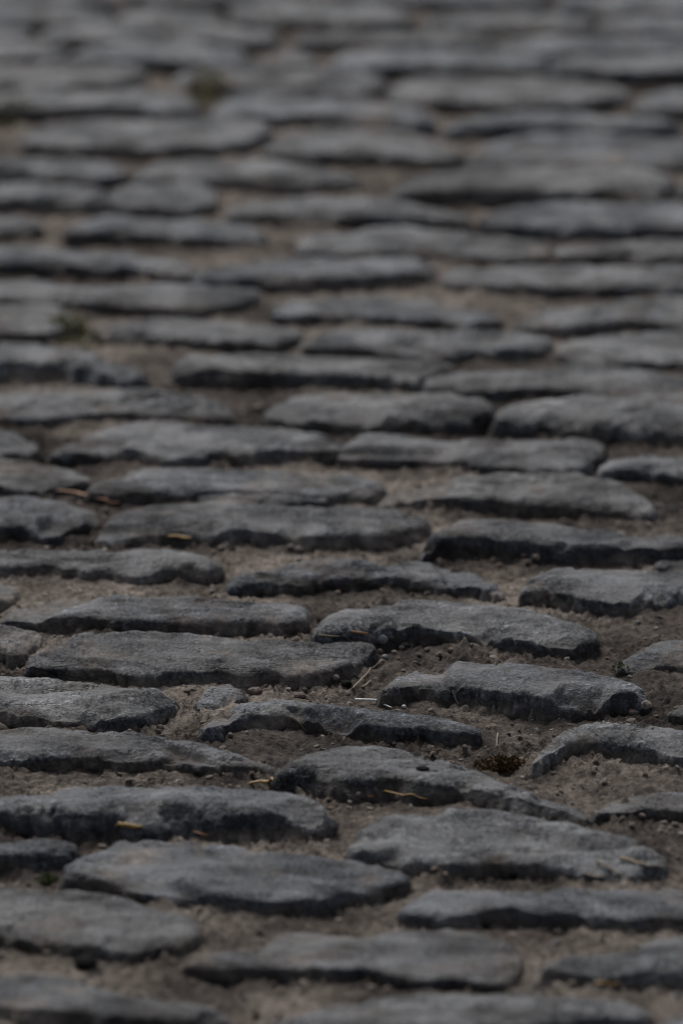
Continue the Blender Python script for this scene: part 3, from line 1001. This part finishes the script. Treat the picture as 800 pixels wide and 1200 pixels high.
stalk('red_leaf', [(66, 577), (92, 580), (118, 585)], 8, M_TWIG, 'long rusty leaf strip in the gap beside the corner of a cobble', 'leaf', leaf=True, flat=0.3, lift=0.0015)
stalk('red_leaf', [(112, 586), (128, 590), (142, 592)], 8, M_RUST, 'dark rusty leaf curled at the end of the long leaf strip', 'leaf', leaf=True, flat=0.4, lift=0.0015)
stalk('dry_rootlet', [(530, 809, 6), (533, 817, 4), (537, 827)], 3.2, M_FIBRE, 'curled brown rootlet poking from the soil before a cobble', 'rootlet', lift=0.001)
stalk('dry_rootlet', [(583, 859, 4), (582, 867, 3), (582, 876)], 2.2, M_FIBRE, 'thin upright rootlet in the pale soil above the moss clump', 'rootlet', lift=0.001)
stalk('ochre_leaf', [(695, 1156), (708, 1154), (726, 1156)], 7, M_OCHRE, 'ochre leaf scrap in the dark gap between the nearest cobbles', 'leaf', leaf=True, lift=0.0015, flat=0.4)
lump('dark_chip', 101, 1131, 30, 32, 15, M_DARK, 'dark angular stone chip in the soil between two broad rounded cobbles', 'stone chip', seed=11, angular=True, rough=0.2)
lump('pebble', 601, 1028, 12, 14, 9, M_DARK, 'dark pebble in the gap under a broad pale cobble', 'pebble', seed=12)
lump('pebble', 569, 1085, 11, 12, 8, M_DARK, 'dark pebble on the soil between two low cobbles', 'pebble', seed=13)
lump('clod', 756, 829, 14, 14, 11, M_CLOD, 'square edged clod of soil beside the broken end of a cobble', 'clod', seed=14, angular=True)
lump('clod', 742, 836, 16, 16, 9, M_REDCLOD, 'flat reddish clod beside the square edged clod', 'clod', seed=15, angular=True, sink=0.35)
lump('clod', 299, 811, 18, 18, 9, M_REDCLOD, 'reddish brown clod lying in the gap below a long cobble', 'clod', seed=16, angular=True, sink=0.35)
lump('clod', 351, 816, 15, 14, 8, M_REDCLOD, 'small reddish clod beside the other reddish clod under a long cobble', 'clod', seed=17, angular=True, sink=0.35)
for k, (px, py, w) in enumerate([(393, 796, 10), (470, 760, 7), (482, 757, 6), (462, 766, 7), (500, 762, 6), (514, 768, 7), (552, 757, 6),
                                 (628, 655, 10), (618, 660, 8), (458, 748, 6), (490, 768, 6), (270, 862, 6), (340, 643, 9), (350, 646, 10),
                                 (790, 968, 9), (778, 966, 8), (614, 652, 7), (505, 834, 7), (740, 968, 8), (420, 932, 8)]):
    lump('clod', px, py, w, w, w * 0.75, M_CLOD, 'small brown crumb of dried soil lying loose in a joint', 'clod', 'loose soil crumbs in the joints', seed=30 + k, rough=0.3)


def moss(name, px, py, w, d, h, mat, label, cat, n, seed):
    """a cushion of many tiny leaves"""
    r_ = np.random.default_rng(seed)
    s = px_size(px, py)
    c = surface(px, py)
    sy = 1 / math.sin(math.radians(18.5))
    V, Q = [], []
    for k in range(n):
        a, rr = r_.uniform(0, 6.283), r_.uniform(0, 1) ** 0.5
        lob = 0.75 + 0.4 * math.sin(a * 2 + seed) + 0.2 * math.sin(a * 5)
        x = c[0] + math.cos(a) * rr * w / 2 * s * lob
        y_ = c[1] + math.sin(a) * rr * d / 2 * s * sy * lob
        z0 = down((x, y_))
        top = h * s * (1 - rr ** 2) * r_.uniform(0.3, 1.0)
        ln = r_.uniform(0.0016, 0.0036)
        di = r_.normal(size=3)
        di[2] = abs(di[2]) * 0.9
        di /= np.linalg.norm(di)
        sd_ = np.cross(di, r_.normal(size=3))
        sd_ /= np.linalg.norm(sd_)
        p = np.array([x, y_, z0 + top])
        i0 = len(V)
        V += [p, p + di * ln * 0.5 + sd_ * ln * 0.22, p + di * ln, p + di * ln * 0.5 - sd_ * ln * 0.22]
        Q.append((i0, i0 + 1, i0 + 2, i0 + 3))
    V = np.array(V)
    loc = np.array([c[0], c[1], down(c)])
    o = link(name, make_mesh(name, V - loc, np.array(Q), mat, smooth=False), None, loc)
    return tag(o, label, cat)


moss('moss_clump', 585, 896, 52, 17, 9, M_MOSSBROWN, 'rusty brown clump of dried moss on the soil behind a cobble', 'moss', 1500, 1)
moss('moss_tuft', 57, 1033, 20, 9, 7, M_GREEN, 'tiny green moss tuft between two broad cobbles and a soil gap', 'moss', 260, 2)
moss('moss_tuft', 727, 784, 22, 6, 7, M_GREEN, 'sparse olive sprout in the pale soil at the rounded end of a cobble', 'sprout', 60, 3)
moss('moss_patch', 88, 384, 84, 34, 2, M_OLIVE, 'green moss patch in the joint beside a low rounded cobble', 'moss', 1300, 4)
moss('moss_patch', 240, 104, 76, 32, 2, M_OLIVE, 'green moss patch in the far gap between four cobbles', 'moss', 1300, 5)
moss('moss_patch', 8, 145, 60, 22, 3, M_OLIVE, 'thin mossy patch in a joint near the far green moss', 'moss', 700, 6)
